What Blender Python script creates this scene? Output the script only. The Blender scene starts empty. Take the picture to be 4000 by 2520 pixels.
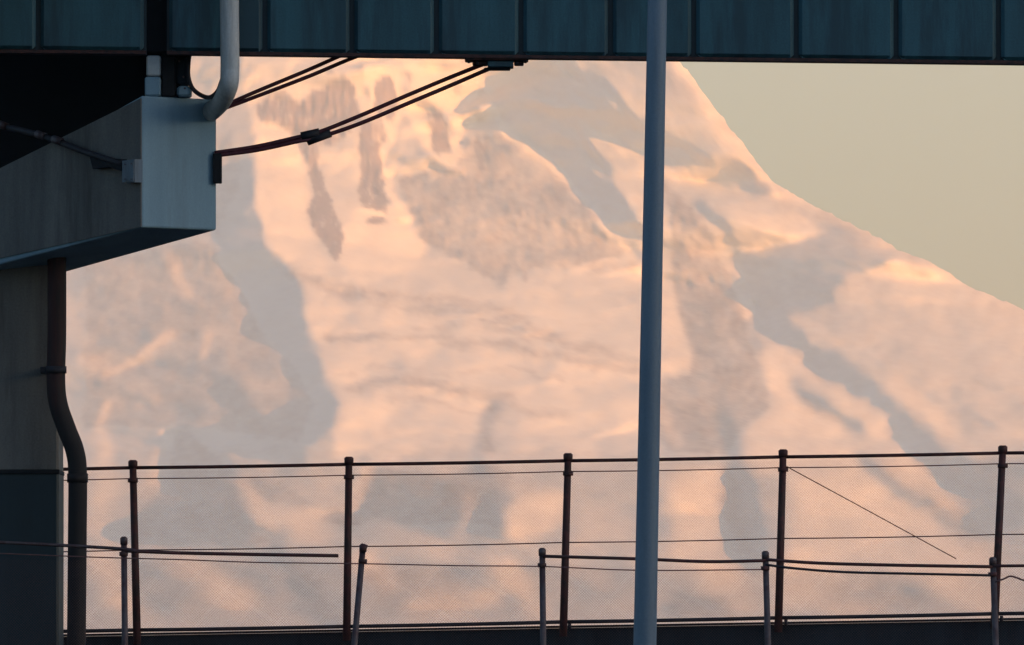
import bpy, math, random
import numpy as np
from mathutils import Vector
random.seed(7)
rng = np.random.default_rng(11)
sc = bpy.context.scene
COL = sc.collection
R = math.radians

# ------------------------------------------------------------------ camera
PITCH = R(1.7); HALF = R(2.5); EYE = 1.7
cam_d = bpy.data.cameras.new("camera")
cam = bpy.data.objects.new("camera", cam_d); COL.objects.link(cam)
cam_d.angle = 2 * HALF
cam_d.clip_start = 1.0; cam_d.clip_end = 300000
cam.location = (0, 0, EYE); cam.rotation_euler = (R(90) + PITCH, 0, 0)
sc.camera = cam
sc.render.resolution_x = 1024; sc.render.resolution_y = 645

# ------------------------------------------------------------------ light
SUN_E = R(7.0); SUN_A = R(16)           # elevation; how far behind the camera's right hand
to_sun = Vector((math.cos(SUN_E) * math.cos(SUN_A), -math.cos(SUN_E) * math.sin(SUN_A), math.sin(SUN_E)))
world = bpy.data.worlds.new("World"); sc.world = world; world.use_nodes = True
wn = world.node_tree; wn.nodes.clear()
sky = wn.nodes.new('ShaderNodeTexSky'); sky.sky_type = 'NISHITA'; sky.sun_disc = False
sky.sun_elevation = SUN_E; sky.sun_rotation = R(90) + SUN_A
sky.altitude = 10; sky.air_density = 1.0; sky.dust_density = 2.0; sky.ozone_density = 3.2
bg = wn.nodes.new('ShaderNodeBackground'); bg.inputs['Strength'].default_value = 0.15
wo = wn.nodes.new('ShaderNodeOutputWorld')
wn.links.new(sky.outputs[0], bg.inputs[0]); wn.links.new(bg.outputs[0], wo.inputs[0])
sun_d = bpy.data.lights.new("sun", 'SUN'); sun_d.energy = 4.2; sun_d.angle = R(0.5)
sun_d.color = (1.0, 0.345, 0.04)
sun = bpy.data.objects.new("sun", sun_d); COL.objects.link(sun)
sun.rotation_euler = to_sun.to_track_quat('Z', 'Y').to_euler()
vs = sc.view_settings
vs.view_transform = 'Standard'; vs.look = 'None'; vs.gamma = 1.0; vs.use_curve_mapping = False
vs.exposure = 1.2
try:
    sc.cycles.volume_bounces = 1
    sc.cycles.use_denoising = True
except Exception:
    pass

# ------------------------------------------------------------------ helpers
T = math.tan(HALF)
cp, sp = math.cos(PITCH), math.sin(PITCH)
def P(px, py, Y):
    """the point of the place, Y metres ahead, that is sighted at px, py of the 4000 x 2520 photograph"""
    a = (px - 2000) / 2000 * T; b = (1260 - py) / 2000 * T
    d = Vector((a, cp - b * sp, sp + b * cp))
    return Vector((0, 0, EYE)) + d * (Y / d.y)
def M(px, Y):                            # metres spanned by px photo pixels at Y
    return px / 2000 * T * Y

def material(name, base, rough=0.7, metal=0.0, var=0.25, scale=3.0, bump=0.15, second=None, stain=0.0, streak=False, fine=40.0):
    m = bpy.data.materials.new(name); m.use_nodes = True
    n = m.node_tree.nodes; l = m.node_tree.links
    b = n['Principled BSDF']
    b.inputs['Roughness'].default_value = rough; b.inputs['Metallic'].default_value = metal
    tc = n.new('ShaderNodeTexCoord')
    mp = n.new('ShaderNodeMapping'); l.new(tc.outputs['Object'], mp.inputs['Vector'])
    if streak: mp.inputs['Scale'].default_value = (1, 1, 0.12)
    n1 = n.new('ShaderNodeTexNoise'); n1.inputs['Scale'].default_value = scale; n1.inputs['Detail'].default_value = 8
    n1.inputs['Roughness'].default_value = 0.65
    l.new(mp.outputs[0], n1.inputs['Vector'])
    n2 = n.new('ShaderNodeTexNoise'); n2.inputs['Scale'].default_value = fine; n2.inputs['Detail'].default_value = 4
    l.new(tc.outputs['Object'], n2.inputs['Vector'])
    add = n.new('ShaderNodeMath'); add.operation = 'ADD'
    l.new(n1.outputs['Fac'], add.inputs[0])
    mul = n.new('ShaderNodeMath'); mul.operation = 'MULTIPLY'; mul.inputs[1].default_value = 0.35
    l.new(n2.outputs['Fac'], mul.inputs[0]); l.new(mul.outputs[0], add.inputs[1])
    ramp = n.new('ShaderNodeValToRGB'); l.new(add.outputs[0], ramp.inputs[0])
    c = base
    ramp.color_ramp.elements[0].position = 0.45; ramp.color_ramp.elements[1].position = 0.92
    ramp.color_ramp.elements[0].color = (c[0]*(1-var), c[1]*(1-var), c[2]*(1-var), 1)
    ramp.color_ramp.elements[1].color = (c[0]*(1+var), c[1]*(1+var), c[2]*(1+var), 1)
    src = ramp.outputs[0]
    if second:
        n3 = n.new('ShaderNodeTexNoise'); n3.inputs['Scale'].default_value = scale * 0.7; n3.inputs['Detail'].default_value = 10
        n3.inputs['Roughness'].default_value = 0.7
        l.new(mp.outputs[0], n3.inputs['Vector'])
        r3 = n.new('ShaderNodeValToRGB'); l.new(n3.outputs['Fac'], r3.inputs[0])
        r3.color_ramp.elements[0].position = 0.60 - stain * 0.3; r3.color_ramp.elements[1].position = 0.72 - stain * 0.3
        mix = n.new('ShaderNodeMix'); mix.data_type = 'RGBA'
        l.new(r3.outputs[0], mix.inputs[0]); l.new(src, mix.inputs[6]); mix.inputs[7].default_value = (*second, 1)
        src = mix.outputs[2]
    l.new(src, b.inputs['Base Color'])
    if bump:
        bp = n.new('ShaderNodeBump'); bp.inputs['Strength'].default_value = bump; bp.inputs['Distance'].default_value = 0.02
        l.new(add.outputs[0], bp.inputs['Height']); l.new(bp.outputs[0], b.inputs['Normal'])
    return m

MT = {
 'concrete': material('skylit_concrete', (0.21, 0.31, 0.37), 0.85, var=0.16, scale=1.6, second=(0.17, 0.23, 0.26), stain=0.15, streak=True),  # skylit copy of the concrete, lighter and bluer for the cap's end
 'shaded_brown_concrete': material('shaded_stained_concrete', (0.155, 0.14, 0.125), 0.9, var=0.35, scale=1.8, second=(0.09, 0.08, 0.07), stain=0.3, streak=True),  # shaded copy of the concrete, darker where the pier turns from the sky
 'dark_concrete': material('near_black_concrete', (0.010, 0.018, 0.025), 0.9, var=0.4, scale=2, second=(0.005, 0.01, 0.015), stain=0.3, streak=True),  # very dark blue-grey base, streaked darker
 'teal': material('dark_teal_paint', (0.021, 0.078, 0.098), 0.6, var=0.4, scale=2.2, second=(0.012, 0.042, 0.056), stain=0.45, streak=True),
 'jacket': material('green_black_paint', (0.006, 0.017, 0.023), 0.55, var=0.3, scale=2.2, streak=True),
 'black': material('black_steel_and_shade', (0.008, 0.008, 0.010), 0.9, var=0.3, scale=3),  # black parts, and the void's shade put into colour
 'fringe_red': material('fringe_red_steel', (0.055, 0.018, 0.014), 0.8, var=0.4, scale=12, second=(0.02, 0.010, 0.010), stain=0.4),  # red fringing of backlit edges put into the steel's colour
 'post': material('backlit_red_fence_steel', (0.085, 0.022, 0.020), 0.75, metal=0.0, var=0.35, scale=9, second=(0.05, 0.02, 0.016), stain=0.5),  # dark red of backlit galvanised posts put into the colour
 'galv': material('galvanised_steel', (0.09, 0.065, 0.066), 0.6, metal=0.35, var=0.25, scale=9, second=(0.07, 0.035, 0.035), stain=0.5),
 'wire': material('dull_wire', (0.16, 0.075, 0.07), 0.6, metal=0.4, var=0.2, scale=20),
 'pole': material('blue_grey_pole_paint', (0.105, 0.145, 0.185), 0.55, metal=0.0, var=0.2, scale=2.5, streak=True, second=(0.075, 0.09, 0.11), stain=0.25),
 'pipe': material('grey_drain_pipe', (0.46, 0.45, 0.43), 0.6, var=0.25, scale=3, streak=True, second=(0.32, 0.30, 0.28), stain=0.2),
 'brown_pipe': material('brown_drain_pipe', (0.015, 0.009, 0.008), 0.8, var=0.35, scale=3, streak=True, second=(0.04, 0.010, 0.008), stain=0.35),
 'cable': material('maroon_cable', (0.10, 0.018, 0.026), 0.6, var=0.3, scale=10),
 'rubber': material('black_rubber', (0.018, 0.014, 0.018), 0.7, var=0.2, scale=10),
 'asphalt': material('asphalt', (0.03, 0.03, 0.032), 0.9, var=0.25, scale=0.4),
 'shade_hill': material('shade_hill_green', (0.05, 0.06, 0.045), 0.95, var=0.35, scale=0.02),  # cover of the added hill that keeps the sun off the foreground
}

class MB:
    def __init__(s): s.v = []; s.f = []; s.sm = []
    def hexa(s, c):                      # 8 corners: bottom 4 (ccw from above), top 4
        o = len(s.v); s.v += [Vector(p) for p in c]
        for q in ((3,2,1,0),(4,5,6,7),(0,1,5,4),(1,2,6,5),(2,3,7,6),(3,0,4,7)):
            s.f.append([o+i for i in q]); s.sm.append(False)
        return s
    def box(s, x0, x1, y0, y1, z0, z1):
        return s.hexa([(x0,y0,z0),(x1,y0,z0),(x1,y1,z0),(x0,y1,z0),(x0,y0,z1),(x1,y0,z1),(x1,y1,z1),(x0,y1,z1)])
    def bbox(s, x0, x1, y0, y1, z0, z1, b=0.01):   # box whose front and side edges are chamfered in plan
        o = len(s.v)
        pl = [(x0+b,y0),(x1-b,y0),(x1,y0+b),(x1,y1),(x0,y1),(x0,y0+b)]
        rows = [(z0, b), (z0+b, 0), (z1-b, 0), (z1, b)]
        cx, cy = (x0+x1)/2, (y0+y1)/2
        for z, ins in rows:
            for x, y in pl:
                s.v.append(Vector((x + (ins if x < cx else -ins), y + (ins if y < cy else -ins), z)))
        for r in range(3):
            for i in range(6):
                j = (i+1) % 6
                s.f.append([o+r*6+i, o+r*6+j, o+(r+1)*6+j, o+(r+1)*6+i]); s.sm.append(False)
        s.f.append([o+i for i in range(5,-1,-1)]); s.sm.append(False)
        s.f.append([o+18+i for i in range(6)]); s.sm.append(False)
        return s
    def tube(s, pts, rad, n=12, cap=True):
        pts = [Vector(p) for p in pts]; k = len(pts)
        rads = rad if isinstance(rad, (list, tuple)) else [rad]*k
        o = len(s.v)
        t0 = (pts[1]-pts[0]).normalized()
        ref = Vector((0,1,0)) if abs(t0.y) < 0.9 else Vector((1,0,0))
        for i, p in enumerate(pts):
            a = pts[max(i-1,0)]; b = pts[min(i+1,k-1)]
            t = (b-a).normalized()
            u = (ref - t*ref.dot(t)).normalized(); w = t.cross(u)
            for j in range(n):
                an = 2*math.pi*j/n
                s.v.append(p + (u*math.cos(an) + w*math.sin(an))*rads[i])
        for i in range(k-1):
            for j in range(n):
                j2 = (j+1) % n
                s.f.append([o+i*n+j, o+i*n+j2, o+(i+1)*n+j2, o+(i+1)*n+j]); s.sm.append(True)
        if cap:
            s.f.append([o+j for j in range(n-1,-1,-1)]); s.sm.append(False)
            s.f.append([o+(k-1)*n+j for j in range(n)]); s.sm.append(False)
        return s
    def build(s, name, mat, parent=None, origin=None):
        me = bpy.data.meshes.new(name)
        og = Vector(origin) if origin is not None else (parent.matrix_world.translation if parent else Vector((0,0,0)))
        if parent is not None: og = Vector(parent.location)
        me.from_pydata([tuple(v-og) for v in s.v], [], s.f)
        me.polygons.foreach_set('use_smooth', s.sm)
        me.materials.append(MT[mat] if isinstance(mat, str) else mat)
        me.update()
        o = bpy.data.objects.new(name, me); COL.objects.link(o)
        if parent is not None: o.parent = parent
        else: o.location = og
        return o

def tag(o, label=None, cat=None, group=None, kind=None):
    if label: o['label'] = label
    if cat: o['category'] = cat
    if group: o['group'] = group
    if kind: o['kind'] = kind
    return o
def thing(name, label, cat, loc, group=None):
    o = bpy.data.objects.new(name, None); COL.objects.link(o)
    o.location = loc; o.empty_display_size = 0.3
    return tag(o, label, cat, group)
def smooth_path(pts, n=8):
    """Catmull-Rom through the points"""
    pts = [Vector(p) for p in pts]; out = []
    q = [pts[0]*2-pts[1]] + pts + [pts[-1]*2-pts[-2]]
    for i in range(1, len(q)-2):
        a, b, c, d = q[i-1:i+3]
        for k in range(n):
            t = k/n
            out.append(0.5*((2*b)+(c-a)*t+(2*a-5*b+4*c-d)*t*t+(3*b-a-3*c+d)*t**3))
    out.append(pts[-1]); return out

# ------------------------------------------------------------------ ground and the hill added out of view to shade the viaduct
g = MB(); xs = [-16900,-2000,-200,0,200,2000,16900]; ys = [-3400,-200,0,200,2000,20000,93800]
for x in range(6):
    for y in range(6):
        o = len(g.v); g.v += [Vector((xs[x],ys[y],0)),Vector((xs[x+1],ys[y],0)),Vector((xs[x+1],ys[y+1],0)),Vector((xs[x],ys[y+1],0))]
        g.f.append([o,o+1,o+2,o+3]); g.sm.append(False)
tag(g.build('ground', 'asphalt'), kind='structure')

def shade_hill_mesh():
    nx, ny = 40, 120; v = []; f = []
    for i in range(nx):
        for j in range(ny):
            u = i/(nx-1); w = j/(ny-1)
            x = 900 + 1700*u; y = -3000 + 6000*w
            h = 270*math.sin(math.pi*u)**0.8 * (math.sin(math.pi*w)**0.35)
            h *= 1 + 0.10*math.sin(y*0.004+1)+0.06*math.sin(y*0.011+x*0.006)
            v.append((x, y, h-0.5))
    for i in range(nx-1):
        for j in range(ny-1):
            a = i*ny+j; f.append((a, a+ny, a+ny+1, a+1))
    me = bpy.data.meshes.new('shade_hill'); me.from_pydata(v, [], f); me.materials.append(MT['shade_hill'])
    me.polygons.foreach_set('use_smooth', [True]*len(f))
    o = bpy.data.objects.new('shade_hill', me); COL.objects.link(o); return tag(o, kind='structure')
shade_hill_mesh()

# ------------------------------------------------------------------ the snow mountain, 80 km off
YS = 80000.0; PXM = 1.0 / 2000 * T * YS            # metres per photo pixel at the summit
XS = (1300 - 2000) * PXM
prof_px = [(0, -330), (400, -300), (800, -210), (1100, -60), (1350, 245), (1470, 420), (1600, 590), (1700, 722), (1860, 812), (2030, 905), (2200, 1010), (2330, 1062), (2460, 1140), (2700, 1240), (3300, 1450), (4200, 1780), (5400, 2080), (7000, 2420), (8800, 2640)]
rr = np.array([p[0]*PXM for p in prof_px]); zz = np.array([P(2000, p[1], YS).z for p in prof_px]); zz[-1] = -0.5
_dr = np.linspace(0, rr[-1], 2000); _dz = np.interp(_dr, rr, zz)
ker = np.hanning(25); ker /= ker.sum()
_dzs = np.convolve(np.pad(_dz, 12, mode='edge'), ker, 'valid')

# relief: where the flank turns to the low sun and where it turns away, as read off the photograph (2408-wide units)
DOT0, DOTK, KYR = 0.19, 0.46, 0.028
GX0, GY0, GW, GH, ST = -300, -200, 3000, 1950, 3.0
nx, ny = int(GW/ST), int(GH/ST)
gx = GX0 + np.arange(nx)*ST; gy = GY0 + np.arange(ny)*ST
XX, YY = np.meshgrid(gx, gy)
def poly_mask(pts):
    m = np.zeros(XX.shape, bool)
    x0 = min(p[0] for p in pts); x1 = max(p[0] for p in pts); y0 = min(p[1] for p in pts); y1 = max(p[1] for p in pts)
    i0 = max(int((x0-GX0)/ST)-1, 0); i1 = int((x1-GX0)/ST)+2; j0 = max(int((y0-GY0)/ST)-1, 0); j1 = int((y1-GY0)/ST)+2
    sx = XX[j0:j1, i0:i1]; sy = YY[j0:j1, i0:i1]; mm = np.zeros(sx.shape, bool)
    for k in range(len(pts)):
        xa, ya = pts[k]; xb, yb = pts[(k+1) % len(pts)]
        if ya == yb: continue
        c = ((ya > sy) != (yb > sy)) & (sx < (xb-xa)*(sy-ya)/(yb-ya)+xa)
        mm ^= c
    m[j0:j1, i0:i1] = mm
    return m
FX = np.fft.fftfreq(nx, ST)[None, :]; FY = np.fft.fftfreq(ny, ST)[:, None]
def blur(a, s):
    return np.fft.ifft2(np.fft.fft2(a)*np.exp(-2*(np.pi*s)**2*(FX**2+FY**2))).real
def fractal(beta, lo, seed, ax=1.0, ay=1.0, rot=0.0):
    r2 = np.random.default_rng(seed)
    w = np.fft.fft2(r2.standard_normal((ny, nx)))
    c, s_ = math.cos(rot), math.sin(rot)
    fu = (FX*c+FY*s_)*ax; fv = (-FX*s_+FY*c)*ay
    k = np.sqrt(fu**2+fv**2)+1e-6
    a = np.fft.ifft2(w*np.where(k > lo, k**(-beta), lo**(-beta))).real
    return a/a.std()
# gentle warping so that the drawn edges turn ragged
wx = fractal(1.6, 1/260, 3)*6; wy = fractal(1.6, 1/260, 4)*6
def warp(a):
    xi = np.clip((XX+wx-GX0)/ST, 0, nx-1).astype(int); yi = np.clip((YY+wy-GY0)/ST, 0, ny-1).astype(int)
    return a[yi, xi]
def stroke(pts, w):
    d = np.full(XX.shape, 1e9)
    for (xa, ya), (xb, yb) in zip(pts[:-1], pts[1:]):
        L2 = (xb-xa)**2+(yb-ya)**2+1e-9
        t = np.clip(((XX-xa)*(xb-xa)+(YY-ya)*(yb-ya))/L2, 0, 1)
        d = np.minimum(d, np.hypot(XX-xa-t*(xb-xa), YY-ya-t*(yb-ya)))
    return np.exp(-(d/(w*0.5))**2*0.9)
REL = np.full(XX.shape, -0.05); ROCK_SHADE = np.zeros(XX.shape)  # second mask: bare rock, plus shade put into the colour
def lit(pts, v, s=7):
    global REL
    m = blur(poly_mask(pts).astype(float), s); REL = REL*(1-m)+v*m
def line(pts, w, v):
    global REL
    m = stroke(pts, w); REL = REL*(1-m)+v*m
def rock_shade(pts, v, s=3.5):
    global ROCK_SHADE
    m = blur(poly_mask(pts).astype(float), s); ROCK_SHADE = np.maximum(ROCK_SHADE, m*v)

# --- upper snowfield
lit([(540,80),(1130,80),(1150,190),(1050,235),(1085,330),(1065,368),(985,330),(925,340),(920,420),(960,500),(1010,540),(1010,600),(1200,640),(1500,610),(1560,640),(1560,1060),(800,1060),(800,900),(710,730),(700,650),(640,575),(600,470),(580,360),(590,260)], 0.5, 6)
lit([(585,370),(700,340),(740,520),(750,600),(800,650),(830,650),(800,560),(820,480),(930,500),(1000,560),(990,620),(860,660),(700,650),(640,575),(600,470)], 1.0, 6)
lit([(590,270),(700,300),(700,330),(590,350)], 1.1, 5)
lit([(850,135),(1130,135),(1120,200),(1040,230),(990,215),(940,180),(930,280),(900,380),(850,330),(870,230)], 1.15, 5)
line([(960,250),(1010,320),(1065,350),(1075,290),(1060,240)], 26, 1.15)
line([(905,370),(915,440),(950,500)], 24, 1.15); line([(800,590),(830,640),(860,660)], 24, 1.1); line([(700,640),(760,690)], 18, 1.0)
line([(815,160),(850,300),(850,390)], 26, 0.6)
# --- broad benches below it
BAND = np.zeros(XX.shape)
for pts, w, v in [([(690,640),(820,690),(980,720),(1150,745),(1330,800),(1510,840)], 62, 0.15), ([(700,720),(800,735),(910,770)], 48, 0.6),
    ([(800,790),(950,800),(1120,820),(1300,850)], 40, 0.18), ([(800,850),(930,860),(1080,870),(1250,860)], 38, 0.55),
    ([(830,905),(1000,915),(1150,930),(1250,965)], 44, 0.15), ([(820,1000),(900,950),(1040,980),(1100,1030)], 60, 0.6),
    ([(1165,950),(1145,1010),(1150,1070)], 46, -0.15), ([(1120,735),(1210,745),(1290,772)], 12, 1.1), ([(1240,895),(1290,890),(1345,905)], 18, 1.0),
    ([(1230,985),(1290,992),(1340,1010)], 16, 0.9), ([(1380,1015),(1500,1000)], 16, 0.9), ([(1430,725),(1500,700)], 16, 0.8), ([(1300,640),(1400,660),(1500,640)], 40, 0.75),
    ([(1190,610),(1180,660)], 30, 0.1), ([(1235,610),(1240,640)], 16, 0.15), ([(1100,650),(1130,670)], 18, 0.8)]:
    line(pts, w, 0.35+(v-0.35)*0.6 if v < 0.85 else v); mk = stroke(pts, w*0.8); BAND = BAND*(1-mk)+mk*(1.0 if v > 0.4 else -1.0)*(1.6 if v > 0.85 else 1.0)
# --- pale mauve face
lit([(930,370),(1060,370),(1110,290),(1160,260),(1240,330),(1340,430),(1430,520),(1500,570),(1490,595),(1400,605),(1260,620),(1160,655),(1060,600),(1000,560),(950,480)], 0.12, 12)
line([(1150,270),(1200,320),(1300,400),(1370,450)], 34, 0.3)
line([(1120,260),(1150,350),(1160,420)], 34, -0.3)
# --- upper right: blue couloirs between pink ribs
lit([(1160,200),(1200,140),(1330,140),(1420,190),(1520,275),(1560,300),(1560,370),(1440,310),(1370,285),(1420,370),(1450,440),(1510,520),(1520,600),(1440,520),(1350,435),(1290,350),(1180,260)], -0.75, 6)
lit([(1365,285),(1440,305),(1540,360),(1540,560),(1500,500),(1450,430),(1425,380)], 0.22, 6)
lit([(1400,80),(1500,80),(1620,240),(1700,300),(1790,410),(1800,430),(1700,390),(1560,325),(1490,260),(1430,200)], 0.0, 6)
lit([(1540,320),(1640,350),(1720,395),(1790,415),(1850,470),(1760,462),(1680,425),(1560,372)], -0.7, 6)
lit([(1560,380),(1700,440),(1780,470),(1700,520),(1640,480),(1560,430)], 0.2, 7)
lit([(1690,470),(1830,460),(1890,490),(1955,552),(1850,572),(1745,582),(1700,520)], 0.35, 4)
line([(1640,470),(1700,540),(1735,610),(1750,700)], 32, -0.6)
lit([(1735,590),(1860,574),(1950,556),(1900,495),(2000,540),(2130,610),(1985,660),(1950,705),(1900,740),(1900,810),(1850,820),(1790,760),(1755,680)], -0.8, 5)
lit([(1960,700),(2000,660),(2120,612),(2420,790),(2420,1060),(2260,1070),(2150,960),(2050,860),(1990,780)], 0.0, 10)
line([(2120,612),(2250,700),(2420,790)], 26, -0.15)
line([(1880,740),(1960,790),(2080,850)], 24, 0.15)
line([(1960,770),(2080,860),(2200,950)], 30, -0.1)
lit([(1800,800),(1880,820),(1960,880),(2200,1090),(2300,1200),(1740,1090),(1740,1010),(1810,950),(1790,880)], 0.6, 9)
line([(1920,835),(2000,880),(2080,950),(2160,1030),(2260,1120)], 50, -0.75)
line([(1875,885),(1940,945),(2015,1010)], 44, -0.35)
line([(2100,900),(2220,1000),(2320,1090)], 50, 0.4)
line([(2150,900),(2300,1000)], 26, -0.1)
line([(2250,930),(2330,990)], 22, -0.25)
# --- mid right, past the lamp pole
lit([(1560,400),(1640,480),(1730,620),(1760,760),(1800,880),(1815,950),(1745,1000),(1710,1080),(1560,1080)], 0.0, 10)
lit([(1540,620),(1590,680),(1610,770),(1650,870),(1560,870)], 0.7, 7)
lit([(1720,695),(1772,700),(1768,735),(1745,740),(1735,720)], 1.2, 4)
line([(1700,980),(1730,1090),(1760,1200),(1770,1300)], 46, -0.65)
line([(1560,950),(1590,1040)], 26, 0.6)
# --- the long blue hollow on the left and the ribs beside it
lit([(160,560),(500,560),(620,760),(700,1000),(720,1100),(160,1100)], -0.22, 16)
lit([(505,560),(520,380),(575,370),(600,480),(650,590),(700,650),(708,730),(740,820),(800,960),(770,1020),(700,1065),(620,1060),(690,960),(650,820),(590,700)], -0.6, 8)
lit([(480,560),(560,660),(640,800),(690,960),(640,1040),(560,940),(500,850),(470,740),(430,620)], -0.12, 12)
line([(470,700),(560,850),(620,960)], 30, 0.0)
line([(530,910),(600,1000),(700,1080)], 48, -0.7)
for pts, w, v in [([(195,845),(280,862),(340,830),(400,785)], 30, 0.6), ([(400,620),(415,660),(435,680)], 34, 0.5), ([(485,780),(478,840)], 26, 0.4),
    ([(262,930),(235,985)], 18, 0.6), ([(235,1010),(260,1060)], 40, 0.35), ([(383,1008),(385,1016)], 12, 0.9), ([(400,1030),(370,1120)], 40, 0.3),
    ([(250,1120),(235,1230)], 60, 0.25), ([(520,640),(560,760)], 40, 0.1), ([(200,640),(280,700),(340,780)], 50, -0.3), ([(240,900),(420,860),(500,880)], 36, -0.35)]:
    line(pts, w, v)
REL = REL-0.22*np.clip((YY-1080)/60, 0, 1)
# --- foot of the mountain, seen through the fences
lit([(425,990),(455,1000),(540,1090),(600,1240),(660,1270),(340,1310),(300,1260),(400,1130)], -0.65, 12)
lit([(560,1100),(660,1190),(830,1180),(790,1250),(700,1260),(620,1230)], 0.4, 12)
line([(600,1130),(680,1180),(760,1190)], 30, -0.3)
lit([(850,1120),(1200,1110),(1180,1200),(1170,1240),(1050,1250),(900,1220),(790,1250),(740,1235),(800,1180)], -0.5, 14)
line([(860,1110),(820,1180)], 30, 0.35); line([(1100,1180),(1080,1250)], 30, 0.0)
lit([(1210,1150),(1320,1170),(1330,1240),(1250,1270),(1170,1240),(1190,1190)], 0.5, 12)
lit([(1340,1190),(1480,1220),(1500,1270),(1350,1290)], 0.25, 14)
lit([(1570,1100),(1700,1110),(1690,1220),(1700,1310),(1570,1290)], 0.45, 12)
lit([(1860,1090),(2050,1100),(2180,1200),(2260,1250),(2340,1260),(2340,1340),(1850,1340)], 0.38, 14)
line([(2040,1075),(2120,1150),(2220,1210),(2320,1250)], 42, -0.4)
lit([(2180,1080),(2420,1080),(2420,1260),(2300,1240)], -0.6, 14)
for pts, w, v in [([(640,1260),(710,1370),(790,1460)], 60, -0.5), ([(440,1330),(560,1400)], 60, 0.2), ([(250,1300),(300,1440)], 50, 0.2), ([(370,1320),(350,1400)], 60, -0.35),
    ([(850,1330),(1000,1420),(1150,1400)], 60, 0.25), ([(950,1380),(900,1440)], 50, -0.3), ([(1180,1330),(1260,1420)], 60, 0.3), ([(1390,1330),(1420,1420)], 60, -0.2),
    ([(1560,1430),(1680,1420)], 50, -0.5), ([(1650,1330),(1740,1400)], 60, 0.3), ([(1850,1400),(2000,1440)], 60, 0.3), ([(1960,1350),(2150,1400)], 60, -0.3), ([(2200,1350),(2320,1400)], 60, 0.2)]:
    line(pts, w, v)
# --- bands of darker colour on the benches of the glacier
for pts, w, v in [([(700,655),(820,690),(980,715),(1120,730),(1200,755)], 34, 0.30), ([(860,680),(1000,700),(1150,720),(1260,760),(1350,800),(1510,835)], 26, 0.34), ([(980,770),(1120,765),(1250,790)], 20, 0.2),
    ([(770,795),(860,800),(960,795),(1060,785)], 20, 0.3), ([(1040,800),(1200,815),(1330,830),(1500,850)], 22, 0.34), ([(830,905),(960,905),(1080,915),(1200,925)], 26, 0.32), ([(1150,930),(1250,955),(1330,975)], 22, 0.24),
    ([(900,935),(1040,950),(1110,975)], 14, 0.2), ([(1165,945),(1145,1000),(1150,1065)], 34, 0.4), ([(1120,755),(1210,765),(1300,790)], 12, 0.3), ([(1190,600),(1180,660)], 24, 0.4), ([(1240,600),(1236,650)], 12, 0.35),
    ([(1330,600),(1420,610),(1500,600)], 22, 0.3), ([(760,860),(900,872),(1050,885)], 14, 0.15), ([(1080,870),(1230,865),(1330,880)], 10, 0.2)]:
    ROCK_SHADE = np.maximum(ROCK_SHADE, stroke(pts, w)*v*1.45)
REL = np.where(YY > 1060, REL*(1+0.35*np.clip((YY-1060)/60, 0, 1)), REL)
# --- rock showing through, plus shade painted into the slopes
for pts, v in [([(692,300),(742,300),(745,350),(705,350)], 0.9), ([(836,255),(880,240),(905,310),(840,340)], 0.8), ([(1062,150),(1085,160),(1080,200),(1066,195)], 0.6), ([(1105,300),(1135,290),(1150,400),(1120,380)], 0.8), ([(600,225),(660,190),(700,215),(745,195),(790,165),(830,190),(838,265),(800,300),(760,315),(700,322),(660,285),(610,262)], 1.1),
    ([(740,140),(765,145),(770,165),(748,165)], 0.8), ([(880,168),(918,165),(932,235),(905,262),(876,240)], 1.2), ([(935,150),(960,150),(950,175)], 0.7),
    ([(705,325),(738,330),(752,400),(775,460),(812,545),(800,612),(775,600),(752,545),(728,482),(735,425)], 1.3),
    ([(835,330),(890,300),(905,380),(900,410),(890,480),(842,470),(830,430),(850,390)], 1.15), ([(838,410),(884,418),(888,480),(842,468)], 1.0),
    ([(848,497),(895,490),(884,508),(855,510)], 0.9), ([(1000,250),(1042,240),(1052,318),(1022,330)], 1.1), ([(910,495),(930,498),(925,506)], 0.8),
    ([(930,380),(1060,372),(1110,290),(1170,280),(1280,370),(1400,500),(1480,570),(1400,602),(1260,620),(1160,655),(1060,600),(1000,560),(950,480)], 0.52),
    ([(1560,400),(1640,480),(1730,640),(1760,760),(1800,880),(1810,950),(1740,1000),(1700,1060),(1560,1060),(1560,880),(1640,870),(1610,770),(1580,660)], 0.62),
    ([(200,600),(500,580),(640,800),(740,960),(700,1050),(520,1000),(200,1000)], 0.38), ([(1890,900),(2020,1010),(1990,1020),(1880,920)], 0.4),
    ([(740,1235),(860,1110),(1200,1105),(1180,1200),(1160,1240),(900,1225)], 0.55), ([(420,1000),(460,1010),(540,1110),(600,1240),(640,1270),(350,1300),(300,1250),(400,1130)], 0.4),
    ([(1560,360),(1700,440),(1850,470),(2110,620),(2420,800),(2420,1480),(1560,1480)], 0.16), ([(170,1050),(1500,1060),(1500,1480),(170,1480)], 0.16),  # right shoulder and foot: duller light put into the colour
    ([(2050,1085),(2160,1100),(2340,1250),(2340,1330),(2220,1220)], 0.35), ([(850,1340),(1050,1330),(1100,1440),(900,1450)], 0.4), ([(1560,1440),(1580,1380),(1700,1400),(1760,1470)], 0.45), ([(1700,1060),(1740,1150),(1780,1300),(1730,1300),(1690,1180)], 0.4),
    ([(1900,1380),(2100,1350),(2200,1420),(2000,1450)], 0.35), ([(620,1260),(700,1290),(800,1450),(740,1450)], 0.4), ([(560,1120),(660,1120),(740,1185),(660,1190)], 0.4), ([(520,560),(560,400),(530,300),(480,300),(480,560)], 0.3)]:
    rock_shade(pts, v)
ROCK_SHADE = np.maximum(ROCK_SHADE, 0.42*stroke([(1550,150),(1640,235),(1720,325),(1800,435),(1890,488),(2000,545),(2110,602),(2260,675),(2420,755)], 60))  # shade put into the rim's colour where the sun falls too strongly
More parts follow.
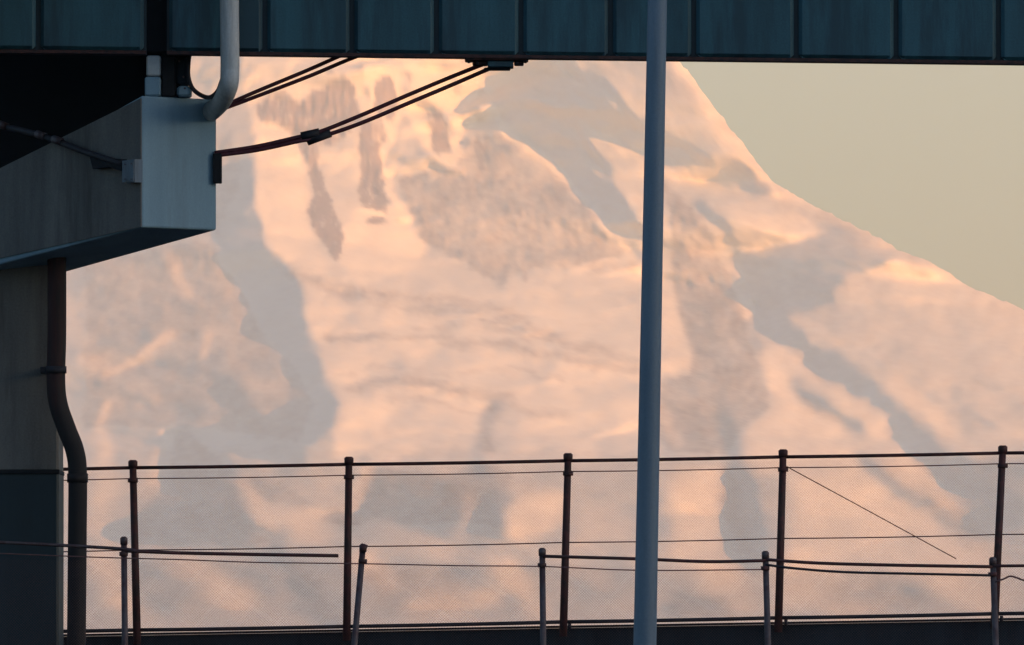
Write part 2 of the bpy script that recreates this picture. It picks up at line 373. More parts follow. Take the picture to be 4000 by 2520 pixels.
REL = warp(REL); ROCK_SHADE = warp(ROCK_SHADE)
fade = np.clip((XX-150)/80, 0, 1)
REL += 0.07*fractal(1.5, 1/150, 5) + 0.08*fractal(1.4, 1/200, 6, ax=1.0, ay=0.3, rot=0.25)
ROCK_SHADE = np.clip(ROCK_SHADE + 0.14*fractal(1.3, 1/120, 9)*(0.3+ROCK_SHADE) + 0.16*fractal(1.3, 1/45, 21, ax=0.4)*ROCK_SHADE**2, 0, 1)
# height field whose side slopes are REL (regularised integration along the sun's bearing)
M2 = PXM * 4000/2408                                # metres per unit across
def base_dot():
    """how squarely the bare cone faces the sun, at every place of the grid"""
    stp = 8; gx2 = gx[::stp]; gy2 = gy[::stp]
    px2, py2 = np.meshgrid(gx2*4000/2408, gy2*4000/2408)
    a = (px2-2000)/2000*T; bb = (1260-py2)/2000*T
    dx = a/(cp-bb*sp); dz = (sp+bb*cp)/(cp-bb*sp)
    out = np.full(px2.shape, np.nan)
    sl_ = np.gradient(_dzs, _dr)
    for y in np.arange(YS-rr[-1]-500, YS+200, 60.0):
        x = dx*y; z = EYE+dz*y; r = np.hypot(x-XS, y-YS)
        hit = np.isnan(out) & (z < np.interp(r, _dr, _dzs)) & (r < rr[-1])
        if hit.any():
            s_ = np.interp(r, _dr, sl_); q = 1/np.sqrt(1+s_**2); c = (x-XS)/r; d = (y-YS)/r
            dt = (-s_*q*c)*to_sun.x+(-s_*q*d)*to_sun.y+q*to_sun.z
            out[hit] = dt[hit]
    for row in out:                                  # beyond the skyline carry the rim's value on
        ok = ~np.isnan(row)
        if ok.any(): row[~ok] = np.interp(np.flatnonzero(~ok), np.flatnonzero(ok), row[ok])
    for k in range(len(out)-2, -1, -1):
        bad = np.isnan(out[k]); out[k][bad] = out[k+1][bad]
    out = np.nan_to_num(out, nan=0.3)
    iy = np.minimum(np.arange(ny)//stp, out.shape[0]-1); ix = np.minimum(np.arange(nx)//stp, out.shape[1]-1)
    return blur(out[iy][:, ix], 14)
BASE = base_dot()
want = DOT0+DOTK*REL
sx_ = (want-BASE)*1.9/to_sun.x
sx_ -= sx_.mean()
kx = 2*np.pi*FX/M2; ky = 2*np.pi*FY/M2
D = 1j*kx
lam = (2*np.pi/9000)**2
def sample(a, px, py):
    fx = np.clip((px*2408/4000-GX0)/ST, 0, nx-1.001); fy = np.clip((py*2408/4000-GY0)/ST, 0, ny-1.001)
    ix = fx.astype(int); iy = fy.astype(int); tx = fx-ix; ty = fy-iy
    return (a[iy,ix]*(1-tx)+a[iy,ix+1]*tx)*(1-ty)+(a[iy+1,ix]*(1-tx)+a[iy+1,ix+1]*tx)*ty
def project(x, y, z):
    z = z-EYE
    f = y*cp+z*sp; u = -y*sp+z*cp
    return 2000+x/f/T*2000, 1260-u/f/T*2000
NT, NR = 1000, 620
th = np.linspace(R(-205), R(25), NT)
rad = np.concatenate([np.linspace(300, rr[-1], NR)])
TH, RA = np.meshgrid(th, rad)
bx = XS+RA*np.cos(TH); by = YS+RA*np.sin(TH); bz = np.interp(RA, _dr, _dzs)
sl = np.gradient(_dzs, _dr); s_at = np.interp(RA, _dr, sl)
px_, py_ = project(bx, by, bz)
front = np.clip(-np.sin(TH)*4.0+0.75, 0, 1)
front = front*front*(3-2*front)
front = front*np.clip((rr[-1]-RA)/2500, 0, 1)
nl = 1/np.sqrt(1+s_at**2)
nrx = -s_at*nl*np.cos(TH); nry = -s_at*nl*np.sin(TH); nrz = nl
def solve(slope):
    Hf = np.conj(D)*np.fft.fft2(slope)/(np.abs(D)**2 + lam*0.6 + KYR*(ky**2))
    return blur(np.fft.ifft2(Hf).real, 1.5)
cmask = blur(poly_mask([(690,620),(1000,640),(1300,600),(1700,620),(1700,1080),(790,1080),(760,860)]).astype(float), 25)
EXTRA = blur(4.0*fractal(2.2, 1/110, 31, ay=0.22, rot=0.16)*cmask + 6.0*fractal(1.9, 1/60, 32, ax=0.45)*np.clip(ROCK_SHADE, 0, 1)**1.5 + 2.0*fractal(2.0, 1/90, 33), 2.0)
bnd = warp(BAND)+0.30*fractal(2.0, 1/160, 41, ay=0.16, rot=0.17)*cmask
Fb = np.conj(1j*ky)*np.fft.fft2(bnd*0.6)/(ky**2+0.08*kx**2+(2*np.pi/1500)**2)
EXTRA = EXTRA+blur(np.fft.ifft2(Fb).real, 1.5)
JAG = fractal(1.3, 1/50, 34)
bz = bz + sample(JAG, px_, py_)*14.0*np.clip(1-np.abs(np.sin(TH))*5, 0, 1)*np.clip((rr[-1]-RA)/2500, 0, 1)
def displaced(HT):
    h = sample(HT, px_, py_)*front
    return bx, by+h, bz
for it in range(5):
    HT = solve(sx_)+(EXTRA if it == 4 else 0)
    vx, vy, vz = displaced(HT)
    if it == 4: break
    a1 = np.stack([np.gradient(v, axis=1) for v in (vx, vy, vz)], -1); a2 = np.stack([np.gradient(v, axis=0) for v in (vx, vy, vz)], -1)
    nn = np.cross(a2, a1); nn *= np.sign(nn[..., 2:3]+1e-9); nn /= np.linalg.norm(nn, axis=-1, keepdims=True)+1e-9
    dt = nn @ np.array(to_sun)
    qx, qy = project(vx, vy, vz)
    gi = ((qx*2408/4000-GX0)/ST/2).astype(int); gj = ((qy*2408/4000-GY0)/ST/2).astype(int)
    n2x, n2y = nx//2, ny//2
    ok = (nn[..., 1] < -0.02) & (gi >= 0) & (gi < n2x) & (gj >= 0) & (gj < n2y)
    acc = np.bincount((gj*n2x+gi)[ok], dt[ok], n2x*n2y).reshape(n2y, n2x); cnt = np.bincount((gj*n2x+gi)[ok], minlength=n2x*n2y).reshape(n2y, n2x)
    A = blur(np.kron(acc, np.ones((2, 2))), 5); C = blur(np.kron(cnt.astype(float), np.ones((2, 2))), 5)
    got = A/np.maximum(C, 1e-3); wgt = np.clip(C/0.3, 0, 1)
    res = (blur(want, 5)-got)*wgt
    fr = res[70:340, 150:900]; print('shading residual', float(np.abs(fr).mean()), 'relief', HT.min(), HT.max())
    sx_ = sx_+0.7*1.9*res/to_sun.x
co = np.stack([vx, vy, vz], -1).reshape(-1, 3).astype(np.float32)
i = np.arange(NR-1)[:, None]*NT+np.arange(NT-1)[None, :]
quads = np.stack([i, i+NT, i+NT+1, i+1], -1).reshape(-1, 4)
me = bpy.data.meshes.new('mountain')
me.vertices.add(len(co)); me.vertices.foreach_set('co', co.ravel())
me.loops.add(quads.size); me.loops.foreach_set('vertex_index', quads.ravel().astype(np.int32))
me.polygons.add(len(quads)); me.polygons.foreach_set('loop_start', (np.arange(len(quads))*4).astype(np.int32))
me.polygons.foreach_set('use_smooth', np.ones(len(quads), bool))
me.update(calc_edges=True)
at = me.attributes.new('rock_shade', 'FLOAT', 'POINT'); at.data.foreach_set('value', sample(ROCK_SHADE, px_, py_).ravel().astype(np.float32))
mm = bpy.data.materials.new('snow_rock_and_shade'); mm.use_nodes = True
n = mm.node_tree.nodes; l = mm.node_tree.links; b = n['Principled BSDF']
b.inputs['Roughness'].default_value = 0.9; b.inputs['Specular IOR Level'].default_value = 0.1
an = n.new('ShaderNodeAttribute'); an.attribute_name = 'rock_shade'
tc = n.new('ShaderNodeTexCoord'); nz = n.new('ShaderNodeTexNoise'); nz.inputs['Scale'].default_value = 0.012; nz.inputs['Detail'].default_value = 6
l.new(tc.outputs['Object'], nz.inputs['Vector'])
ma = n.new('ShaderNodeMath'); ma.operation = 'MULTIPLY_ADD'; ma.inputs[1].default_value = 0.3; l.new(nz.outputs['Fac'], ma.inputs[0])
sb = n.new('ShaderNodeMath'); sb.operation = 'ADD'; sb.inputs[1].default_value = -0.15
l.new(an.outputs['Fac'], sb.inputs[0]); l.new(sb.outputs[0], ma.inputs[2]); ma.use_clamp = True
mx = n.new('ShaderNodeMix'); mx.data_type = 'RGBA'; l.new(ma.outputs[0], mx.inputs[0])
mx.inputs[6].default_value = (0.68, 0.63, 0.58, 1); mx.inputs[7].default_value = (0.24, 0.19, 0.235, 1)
l.new(mx.outputs[2], b.inputs['Base Color'])
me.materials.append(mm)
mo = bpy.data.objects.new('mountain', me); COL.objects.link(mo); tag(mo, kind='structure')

# ------------------------------------------------------------------ haze
hz = MB().box(-17000, 17000, -3500, 94000, -1.0, 5300).build('haze', 'asphalt')
hm = bpy.data.materials.new('air_haze'); hm.use_nodes = True
hn = hm.node_tree.nodes; hn.clear()
ho = hn.new('ShaderNodeOutputMaterial'); pv = hn.new('ShaderNodeVolumePrincipled')
pv.inputs['Color'].default_value = (0.72, 0.96, 1.0, 1); pv.inputs['Density'].default_value = 1.02e-5
pv.inputs['Anisotropy'].default_value = 0.0
hm.node_tree.links.new(pv.outputs[0], ho.inputs['Volume'])
hz.data.materials.clear(); hz.data.materials.append(hm); tag(hz, kind='stuff')

# ------------------------------------------------------------------ viaduct girders
YG = 150.0
def zb(px): return P(px, 206 + 0.0115*max(px, -400), YG).z      # the bottom edge falls gently to the right
def xg(px): return P(px, 200, YG).x
def girder(name, label, edges, x_end0, x_end1):
    t = thing(name, label, 'bridge girder', (xg(edges[0]), YG, zb(edges[0])))
    for k in range(len(edges)-1):
        a, c = xg(edges[k])+0.032, xg(edges[k+1])-0.032
        m = MB(); zA, zB = zb(edges[k])+0.045, zb(edges[k+1])+0.045
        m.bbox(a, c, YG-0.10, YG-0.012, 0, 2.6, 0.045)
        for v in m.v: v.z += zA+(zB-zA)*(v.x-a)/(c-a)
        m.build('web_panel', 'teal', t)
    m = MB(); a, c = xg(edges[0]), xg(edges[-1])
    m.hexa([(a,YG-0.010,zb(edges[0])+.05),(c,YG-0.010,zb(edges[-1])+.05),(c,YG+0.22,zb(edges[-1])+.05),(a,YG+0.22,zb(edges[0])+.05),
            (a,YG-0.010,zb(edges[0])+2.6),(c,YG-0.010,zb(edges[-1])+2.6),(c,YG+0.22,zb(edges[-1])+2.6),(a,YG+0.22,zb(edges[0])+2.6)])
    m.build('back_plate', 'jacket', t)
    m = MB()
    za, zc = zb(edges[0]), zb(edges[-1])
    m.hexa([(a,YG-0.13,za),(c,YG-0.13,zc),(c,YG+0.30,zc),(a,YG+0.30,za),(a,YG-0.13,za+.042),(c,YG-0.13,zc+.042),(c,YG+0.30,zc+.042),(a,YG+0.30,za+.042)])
    m.build('bottom_flange', 'fringe_red', t)
    return t
girder('steel_girder', 'dark teal steel girder end over the concrete pier cap, left of the black gap', [-900,-560,-215,150,572], 0, 0)
gr = girder('steel_girder', 'long dark teal ribbed steel girder crossing the top, right of the black gap', [652,1035,1375,1705,2035,2385,2710,3110,3500,3900,4300,4700,5100], 0, 0)
zt = zb(2000)+2.7
dk = thing('road_deck', 'upper road deck carried by the steel girders, over the dark void at the left', 'bridge deck', (0, YG, zt))
MB().box(xg(-900), xg(5100), YG-0.6, YG+11, zt, zt+0.35).build('deck_or_shade_slab', 'dark_concrete', dk)
MB().box(xg(-900), xg(250), YG-7, YG-0.6, zt, zt+0.35).build('deck_or_shade_slab', 'dark_concrete', dk)  # added unseen slab, put there to darken the cap's side
# inner beams that close the void above the pier cap, its shade painted black
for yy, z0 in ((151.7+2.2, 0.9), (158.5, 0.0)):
    MB().box(xg(-900), xg(545), yy, yy+0.3, P(0, 930, yy).z, zt-0.02).build('void_shade_beam', 'black', dk)

# ------------------------------------------------------------------ bridge pier
pier = thing('bridge_pier', 'concrete bridge pier with a tapered cantilever cap and pale end face at the left', 'bridge pier', (P(-60, 1200, 152).x, 152, 0))
th_ = R(44); E = Vector((math.sin(th_), math.cos(th_), 0)); IN = Vector((-math.cos(th_), math.sin(th_), 0))
C0b = P(555, 888, 150.0); C0t = P(555, 372, 150.0)
Wd = M(283, 150)/math.sin(th_)/0.995
L = 5.0
drop = M(0.222*1000, 150)/M(1000, 150)*math.cos(th_)*L*1.02
C1b = C0b+E*Wd; C1b.z = C0b.z + 0.0; C1t = C1b.copy(); C1t.z = C0t.z
D0b = C0b+IN*L; D0b.z -= drop*0.96; D1b = C1b+IN*L; D1b.z -= drop*1.04
D0t = C0t+IN*L; D1t = C1t+IN*L; tdrop = M(500, 150)/M(1000, 150)*math.cos(th_)*L; D0t.z -= tdrop; D1t.z -= tdrop  # top sloped so the void takes the outline of the deck's shade
m = MB(); m.hexa([C0b, C1b, D1b, D0b, C0t, C1t, D1t, D0t])
capo = m.build('pier_cap', 'concrete', pier)
bv = capo.modifiers.new('bevel', 'BEVEL'); bv.width = 0.025; bv.segments = 2
# side skin of the cap, shade and stains put into its colour, 3 mm proud
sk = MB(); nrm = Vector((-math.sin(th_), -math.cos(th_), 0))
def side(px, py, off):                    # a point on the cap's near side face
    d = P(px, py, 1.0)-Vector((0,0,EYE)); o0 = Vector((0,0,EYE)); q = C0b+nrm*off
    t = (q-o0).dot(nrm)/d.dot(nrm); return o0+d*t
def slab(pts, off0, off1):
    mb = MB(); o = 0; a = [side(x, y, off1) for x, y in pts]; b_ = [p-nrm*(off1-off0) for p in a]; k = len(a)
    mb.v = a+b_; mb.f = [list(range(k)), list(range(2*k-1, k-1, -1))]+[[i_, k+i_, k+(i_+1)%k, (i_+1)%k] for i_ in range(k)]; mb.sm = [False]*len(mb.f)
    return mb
slab([(550,384),(550,886),(-260,1067),(-260,786)], 0.0, 0.018).build('side_shade_skin', 'shaded_brown_concrete', pier)
# column
xr = P(229, 1700, 152.3).x
colm = MB().bbox(xr-2.4, xr, 152.3, 153.9, P(0,1842,152.3).z, P(0,1000,152.3).z+0.4, 0.03).build('column', 'shaded_brown_concrete', pier)
MB().bbox(xr-2.42, xr+0.004, 152.27, 153.95, 0, P(0,1838,152.3).z, 0.03).build('column_jacket', 'jacket', pier)
MB().bbox(xr-2.5, xr+0.012, 152.24, 153.97, P(0,1852,152.3).z, P(0,1834,152.3).z, 0.008).build('jacket_rim', 'black', pier)
MB().bbox(xg(-1300), xg(-420), 146.0, 148.0, 0, zt-0.01, 0.03).build('column', 'shaded_brown_concrete', pier)  # added unseen column that keeps light off the left pier
# pedestal, bearing, bolts over the cap
m = MB(); a = P(566, 372, 150.25); c = P(628, 212, 150.25)
MB().bbox(a.x, c.x, 150.2, 150.75, C0t.z, P(0,300,150.2).z, 0.02).build('bearing_pedestal', 'concrete', pier)
MB().bbox(a.x+0.02, c.x, 150.2, 150.7, P(0,297,150.2).z, zb(560)-0.004, 0.02).build('bearing_block', 'pipe', pier)
MB().bbox(P(632,0,150.3).x, P(684,0,150.3).x, 150.3, 150.9, C0t.z+0.005, zb(660)-0.002, 0.012).build('joint_seal', 'black', pier)
MB().box(P(560,0,150.3).x, P(668,0,150.3).x, 150.31, 151.0, zb(560)+0.06, zt-0.02).build('gap_shade_fill', 'black', dk)  # black fill painted for the dark depth between the spans
MB().bbox(P(684,0,150.35).x+.004, P(738,0,150.35).x, 150.4, 150.85, P(0,332,150.3).z, zb(700)-0.003, 0.03).build('bearing', 'dark_concrete', pier)
MB().bbox(P(690,0,150.35).x+.004, P(745,0,150.35).x, 150.35, 150.95, C0t.z+0.002, P(0,335,150.3).z, 0.03).build('bearing_plate', 'concrete', pier)
for px, py in ((700,238),(716,300),(722,345)):
    p = P(px, py, 150.34); MB().tube([p, p+Vector((0,0.1,0))], 0.014, 8).build('bolt', 'galv', pier)
# dark flange on the end face
a = P(832, 600, 150.9); c = P(866, 716, 150.9)
MB().bbox(a.x, c.x, 150.82, 151.05, c.z, a.z, 0.01).build('end_flange', 'black', pier)

MB().box(P(540,0,151.6).x, P(733,0,151.6).x, 151.6, 151.9, C0t.z-0.3, zt-0.02).build('end_diaphragm', 'black', dk)

# conduit along the cap side, ending in a small junction box
jb = thing('junction_box', 'small pale blue-green junction box on the side of the pier cap', 'junction box', side(480, 665, 0.02))
slab([(477,628),(526,622),(526,712),(477,712)], 0.02, 0.16).build('box_body', 'pole', jb)
slab([(482,634),(521,628),(521,706),(482,706)], 0.161, 0.175).build('lid', 'pole', jb)
for px, py in ((489,642),(514,640),(489,700),(514,700)):
    p = side(px, py, 0.176); MB().tube([p, p+nrm*0.012], 0.008, 6).build('screw', 'galv', jb)
slab([(350,612),(474,622),(474,668),(452,662),(430,652),(362,660)], 0.02, 0.12).build('cable_shroud', 'black', jb)
cd = thing('conduit', 'dark conduit sloping down the shaded side of the pier cap', 'conduit', side(300, 580, 0.1))
MB().tube(smooth_path([side(-240,440,0.10), side(0,492,0.10), side(160,530,0.10), side(350,600,0.10), side(476,640,0.09)]), M(13,150), 10).build('pipe', 'rubber', cd)
for px, py in ((12,490),(160,528),(225,548)):
    MB().tube([side(px-16,py-5,0.11), side(px+16,py+6,0.11)], M(16,150), 10).build('clamp', 'galv', cd)

# ------------------------------------------------------------------ drain pipes
Yp = 151.9
dp = thing('drain_pipe', 'brown-black drain pipe bending down the right edge of the column', 'drain pipe', (P(305,2400,Yp).x, Yp, 0))
path = [P(222,940,Yp), P(222,1300,Yp), P(218,1480,Yp), P(228,1580,Yp), P(262,1680,Yp), P(292,1760,Yp), P(303,1850,Yp), P(302,2100,Yp), P(298,2560,Yp)]
pp = smooth_path(path, 10); q = pp[-1].copy(); q.z = 0; pp.append(q)
MB().tube(pp, M(37, Yp), 20).build('pipe', 'brown_pipe', dp)
for py, px in ((1445,219),):
    MB().tube([P(px,py-14,Yp), P(px,py+14,Yp)], M(41, Yp), 20).build('clamp', 'rubber', dp)
    MB().bbox(P(px-60,0,Yp).x, P(px-38,0,Yp).x, Yp-0.02, Yp+0.38, P(0,py+12,Yp).z, P(0,py-12,Yp).z, 0.005).build('bracket', 'rubber', dp)
MB().tube([P(303,1850,Yp), P(303,1885,Yp)], M(41, Yp), 20).build('coupling', 'brown_pipe', dp)

Yq = 149.6
dq = thing('downpipe', 'grey downpipe dropping in front of the girder and hooking onto the pier cap', 'drain pipe', P(898, 0, Yq))
pp = smooth_path([P(896,-700,Yq), P(896,-200,Yq), P(896,0,Yq), P(898,200,Yq), P(898,270,Yq), P(894,330,Yq), P(872,385,Yq+0.35), P(838,425,Yq+1.0), P(795,458,Yq+1.9)], 8)
MB().tube(pp, M(37.5, Yq), 22).build('pipe', 'pipe', dq)
MB().tube([P(896,-60,Yq), P(896,-25,Yq)], M(42, Yq), 22).build('coupling', 'pipe', dq)
MB().tube(smooth_path([P(742,200,150.35), P(736,250,150.35), P(736,300,150.35), P(752,345,150.35), P(785,372,150.3), P(820,380,150.1), P(850,356,149.85), P(868,310,149.7)], 8), M(9, 150), 10).build('overflow_hose', 'rubber', dq)

# ------------------------------------------------------------------ cables
def offs(pts, d):
    out = []
    for i_, p in enumerate(pts):
        a = pts[max(i_-1,0)]; c = pts[min(i_+1,len(pts)-1)]
        t = Vector((c[0]-a[0], c[1]-a[1])).normalized(); w = d if not isinstance(d, list) else d[i_]
        out.append((p[0]-t.y*w, p[1]+t.x*w, p[2]))
    return out
up = [(845,430,150.6),(1000,368,150.5),(1200,288,150.4),(1330,232,150.4),(1420,196,150.4)]
lo = [(840,602,150.9),(1000,580,150.8),(1160,545,150.7),(1250,525,150.7),(1400,470,150.6),(1600,385,150.5),(1750,322,150.5),(1880,268,150.4),(1960,235,150.4)]
def cable(lbl, pts, w, r, extra=()):
    q = [P(*p) for p in offs(pts, w)]
    c = thing('cable', lbl, 'cable', q[0], 'cables slung from the pier cap to the girder')
    MB().tube(smooth_path(q, 6), M(r, 150), 10).build('sheath', 'cable', c)
    for a_, rr_ in extra:
        e = [P(*p) for p in offs([pts[a_[0]], pts[a_[1]]], w[a_[0]])]
        MB().tube([e[0].lerp(e[1], a_[2]), e[0].lerp(e[1], a_[3])], M(rr_, 150), 12).build('coupling', 'rubber', c)
    return c
cable('upper line of the cable pair from the downpipe elbow up to the girder', up, [-3,-9,-12,-13,-13], 8.0)
cable('lower line of the cable pair from the downpipe elbow up to the girder', up, [5,9,12,13,13], 8.0)
cable('upper line of the long cable pair from the cap flange to the girder bracket', lo, [-5,-7,-8,-10,-14,-15,-15,-13,-10], 8.5, [((2,3,0.2,1.0), 17)])
cable('lower line of the long cable pair from the cap flange to the girder bracket', lo, [6,7,8,10,14,15,15,13,12], 8.5, [((3,4,-0.35,0.25), 16)])

# bracket under the girder
br = thing('girder_bracket', 'dark stepped bracket hanging under the girder where the long cables end', 'bracket', P(1935, 225, 150.3))
def hung(name, x0, x1, y0, y1, ya, yb, mat):
    MB().bbox(P(x0,0,150.2).x, P(x1,0,150.2).x, ya, yb, P(0,y1,150.2).z, P(0,y0,150.2).z, 0.012).build(name, mat, br)
hung('mounting_plate', 1816, 2064, 226, 240, 149.9, 150.5, 'fringe_red')
hung('clamp_block', 1846, 1905, 241, 255, 150.0, 150.5, 'fringe_red')
hung('clamp_block', 1905, 2006, 241, 266, 149.95, 150.45, 'teal')
hung('clamp_block', 2008, 2046, 241, 254, 150.0, 150.5, 'fringe_red')
hung('lower_jaw', 1890, 1994, 267, 274, 150.0, 150.4, 'black')
for px in (1832, 1866, 2020, 2052):
    MB().tube([P(px,238,149.98), P(px,238,149.98)+Vector((0,0,-0.05 if px>1860 and px < 2040 else -0.03))], 0.018, 8).build('bolt', 'rubber', br)

# ------------------------------------------------------------------ low wall behind
YW = 155.6
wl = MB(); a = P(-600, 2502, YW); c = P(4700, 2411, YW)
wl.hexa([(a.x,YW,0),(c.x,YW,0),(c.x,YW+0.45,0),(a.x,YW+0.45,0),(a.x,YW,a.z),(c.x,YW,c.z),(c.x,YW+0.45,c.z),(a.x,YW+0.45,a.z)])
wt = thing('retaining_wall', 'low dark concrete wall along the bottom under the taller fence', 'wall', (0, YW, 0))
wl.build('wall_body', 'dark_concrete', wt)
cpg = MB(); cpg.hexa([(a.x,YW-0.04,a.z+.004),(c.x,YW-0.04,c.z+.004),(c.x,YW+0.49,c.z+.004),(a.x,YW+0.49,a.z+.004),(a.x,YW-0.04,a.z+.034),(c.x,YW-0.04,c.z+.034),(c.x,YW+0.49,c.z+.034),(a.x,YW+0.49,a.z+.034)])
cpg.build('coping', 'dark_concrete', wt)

# ------------------------------------------------------------------ chain link
def chain_link(Y, px0, px1, topf, botf, pitch=0.035, r=0.0008):
    """diagonal wires of a chain link mesh between two lines"""
    x0 = P(px0, 2300, Y).x; x1 = P(px1, 2300, Y).x
    zt_ = lambda x: topf(x); zb_ = lambda x: botf(x)
    m = MB(); H = 3.0
    k = int((x1-x0+H)/pitch)+2
    for sgn in (1, -1):
        for i_ in range(-int(H/pitch)-1, k):
            xs_ = (x0 + i_*pitch) if sgn == 1 else (x1 - i_*pitch)
            # param t along 45 deg: x = xs_ + sgn t, z = zb(x)+t approx
            t0 = max(0.0, (x0-xs_)*sgn if sgn == 1 else (xs_-x1)); 
            pa = None; pb = None
            # bottom point
            if x0 <= xs_ <= x1: pa = Vector((xs_, Y, zb_(xs_))); ta = 0
            else:
                ta = (x0-xs_) if sgn == 1 else (xs_-x1)
                if ta < 0 or ta > 10: continue
                xe = x0 if sgn == 1 else x1
                pa = Vector((xe, Y, zb_(xe)+ta))
                if pa.z > zt_(xe): continue
            hh = zt_(pa.x)-pa.z
            t = hh
            xe = pa.x+sgn*t
            if xe > x1: t -= xe-x1
            if xe < x0: t -= x0-xe
            if t < 0.02: continue
            pb = pa+Vector((sgn*t, 0, t))
            if pb.z > zt_(pb.x): pb.z = zt_(pb.x)
            jit = sgn*0.002
            m.tube([pa+Vector((0,jit,0)), pb+Vector((0,jit,0))], r, 3, cap=False)
    return m
def zline(Y, pa, pb):
    A = P(*pa, Y); B = P(*pb, Y)
    return lambda x: A.z+(B.z-A.z)*(x-A.x)/(B.x-A.x)

# ------------------------------------------------------------------ taller fence on the wall
YB = 155.4
YFp = YB
f1 = thing('chain_link_fence', 'taller chain link fence with dark red posts along the top of the low wall', 'fence', (0, YB, P(2000, 2455, YB).z))
posts = [(-340,1812,-330,2512),(519,1797,536,2500),(1363,1784,1354,2486),(2219,1770,2200,2468),(3059,1755,3040,2452),(3917,1740,3884,2436),(4770,1725,4730,2420)]
pc = []
for k_, (xa, ya, xb_, yb_) in enumerate(posts):
    top = P(xa, ya+14, YB); bot = P(xb_, yb_+18, YB); dirn = (bot-top).normalized()
    m = MB().tube([top, bot], [M(14,YB), M(16,YB)], 14); m.build('fence_post', 'post', f1)
    MB().tube([P(xa,ya,YB), P(xa,ya+6,YB), P(xa,ya+30,YB)], [M(12,YB), M(19,YB), M(18,YB)], 14).build('post_cap', 'post', f1)
    pm = P(xa+4*(1 if xb_>xa else -1)*0, ya+78, YB)
    MB().tube([P(xa, ya+74, YB), P(xa, ya+88, YB)], M(20,YB), 12).build('brace_band', 'post', f1)
    pc.append((xa, ya, xb_, yb_))
def on_post(k_, f): xa, ya, xb_, yb_ = pc[k_]; return (xa+(xb_-xa)*f, ya+(yb_-ya)*f)
def spanline(fA, name, r, mat, sag=0.0, n_=6, ks=range(len(posts)-1), dy=0.0):
    for k_ in ks:
        A = on_post(k_, fA); B = on_post(k_+1, fA)
        pts = []
        for i_ in range(n_+1):
            t = i_/n_; pts.append(P(A[0]+(B[0]-A[0])*t, A[1]+(B[1]-A[1])*t+dy+sag*4*t*(1-t), YB))
        MB().tube(pts, M(r, YB), 8).build(name, mat, f1)
spanline(0.043, 'top_rail', 6.8, 'post', 1.5)
spanline(0.103, 'tension_wire', 2.2, 'wire', 3.0)
spanline(0.500, 'middle_wire', 2.4, 'wire', 3.0)
spanline(0.945, 'bottom_rail', 7.5, 'rubber', 1.5)
MB().tube([P(3072,1822,YB-0.02), P(3400,2000,YB-0.02), P(3735,2183,YB-0.02)], M(2.2,YB), 6).build('brace_wire', 'wire', f1)
for xq in (2085+140, 3070, 3912):
    MB().tube([P(xq,2462-(xq-2000)*0.018,YB), P(xq,2440-(xq-2000)*0.018,YB)], M(7,YB), 8).build('base_bolt', 'rubber', f1)
msh = chain_link(YB+0.05, -330, 4700, zline(YB, (-340,1848), (4770,1762)), zline(YB, (-330,2478), (4730,2382)))
tag(msh.build('chain_link_mesh', 'wire', f1), kind='stuff')

# ------------------------------------------------------------------ nearer, lower fence
YF = 148.0
f2 = thing('chain_link_fence', 'nearer lower chain link fence with leaning posts and one top rail missing', 'fence', (0, YF, 0))
fp = [(484,2096,488,2520),(1418,2124,1384,2520),(2118,2140,2122,2520),(2990,2152,3000,2520),(3878,2176,3890,2520)]
for xa, ya, xb_, yb_ in fp:
    top = P(xa, ya+8, YF); b1 = P(xb_, yb_, YF)
    d = b1-top; bot = top+d*((top.z)/(-d.z))
    MB().tube([top, bot], [M(12,YF), M(13.5,YF)], 14).build('fence_post', 'galv', f2)
    MB().tube([P(xa,ya,YF), P(xa,ya+7,YF), P(xa,ya+32,YF)], [M(8,YF), M(15,YF), M(14.5,YF)], 14).build('post_cap', 'galv', f2)
    MB().tube([P(xa-1,ya+60,YF), P(xa-1,ya+76,YF)], M(17,YF), 12).build('brace_band', 'post', f2)
MB().tube([P(1408,2138,YF-.03), P(1432,2146,YF-.03)], M(17,YF), 12).build('rail_cup', 'post', f2)
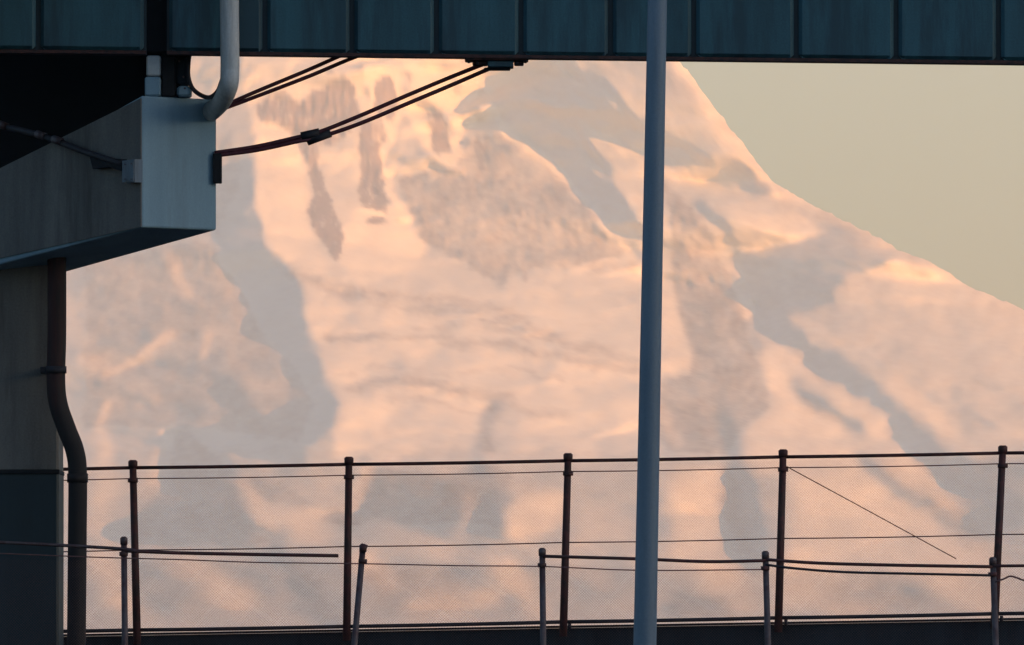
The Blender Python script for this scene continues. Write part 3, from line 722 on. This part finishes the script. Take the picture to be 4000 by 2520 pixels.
def rail(name, pts, r, mat): MB().tube(smooth_path([P(x, y, YF-0.03) for x, y in pts], 4), M(r,YF), 8).build(name, mat, f2)
rail('top_rail', [(-300,2108),(0,2119),(250,2131),(486,2145),(540,2156)], 6.5, 'galv')
rail('top_rail', [(486,2152),(700,2160),(1000,2166),(1322,2171)], 7, 'post')
rail('top_rail', [(2120,2173),(2480,2183),(2760,2194),(2990,2190)], 6.5, 'post')
rail('top_rail', [(2990,2186),(3200,2200),(3500,2208),(3878,2214)], 6.5, 'post')
rail('top_rail', [(3878,2211),(4200,2209),(4500,2212)], 6, 'post')
rail('tension_wire', [(-300,2150),(350,2176),(700,2186),(1000,2197),(1400,2202),(1800,2210),(2118,2213),(2500,2228),(2990,2225)], 2.4, 'wire')
rail('bent_lower_rail', [(2990,2206),(3100,2220),(3300,2235),(3600,2242),(3878,2248)], 5, 'rubber')
rail('loose_wire', [(3890,2272),(3920,2262),(3946,2251),(3975,2258),(4010,2268),(4100,2262),(4300,2270)], 3.5, 'wire')
msh = chain_link(YF+0.0, -300, 4500, zline(YF, (0,2172), (4000,2232)), lambda x: 0.08)
tag(msh.build('chain_link_mesh', 'wire', f2), kind='stuff')

# ------------------------------------------------------------------ lamp pole
YL = 140.0
top = P(2568, 0, YL); bt = P(2519, 2520, YL); d = bt-top
base = top+d*(top.z/(-d.z)); up_ = top-d*0.45
lp = thing('lamp_pole', 'tall blue-grey tapered lamp pole crossing the picture in front of girder and fences', 'lamp pole', base)
k0 = M(45, YL); rt = M(37.5, YL); 
MB().tube([up_, top, top+d*0.5, bt, base], [rt*0.95, rt, (rt+k0)/2, k0, k0*1.03], 28).build('shaft', 'pole', lp)
MB().box(base.x-0.24, base.x+0.24, YL-0.24, YL+0.24, 0.003, 0.04).build('base_plate', 'galv', lp)
for sx in (-1, 1):
    for sy in (-1, 1):
        MB().tube([(base.x+sx*0.19, YL+sy*0.19, 0.03), (base.x+sx*0.19, YL+sy*0.19, 0.10)], 0.018, 8).build('anchor_bolt', 'galv', lp)
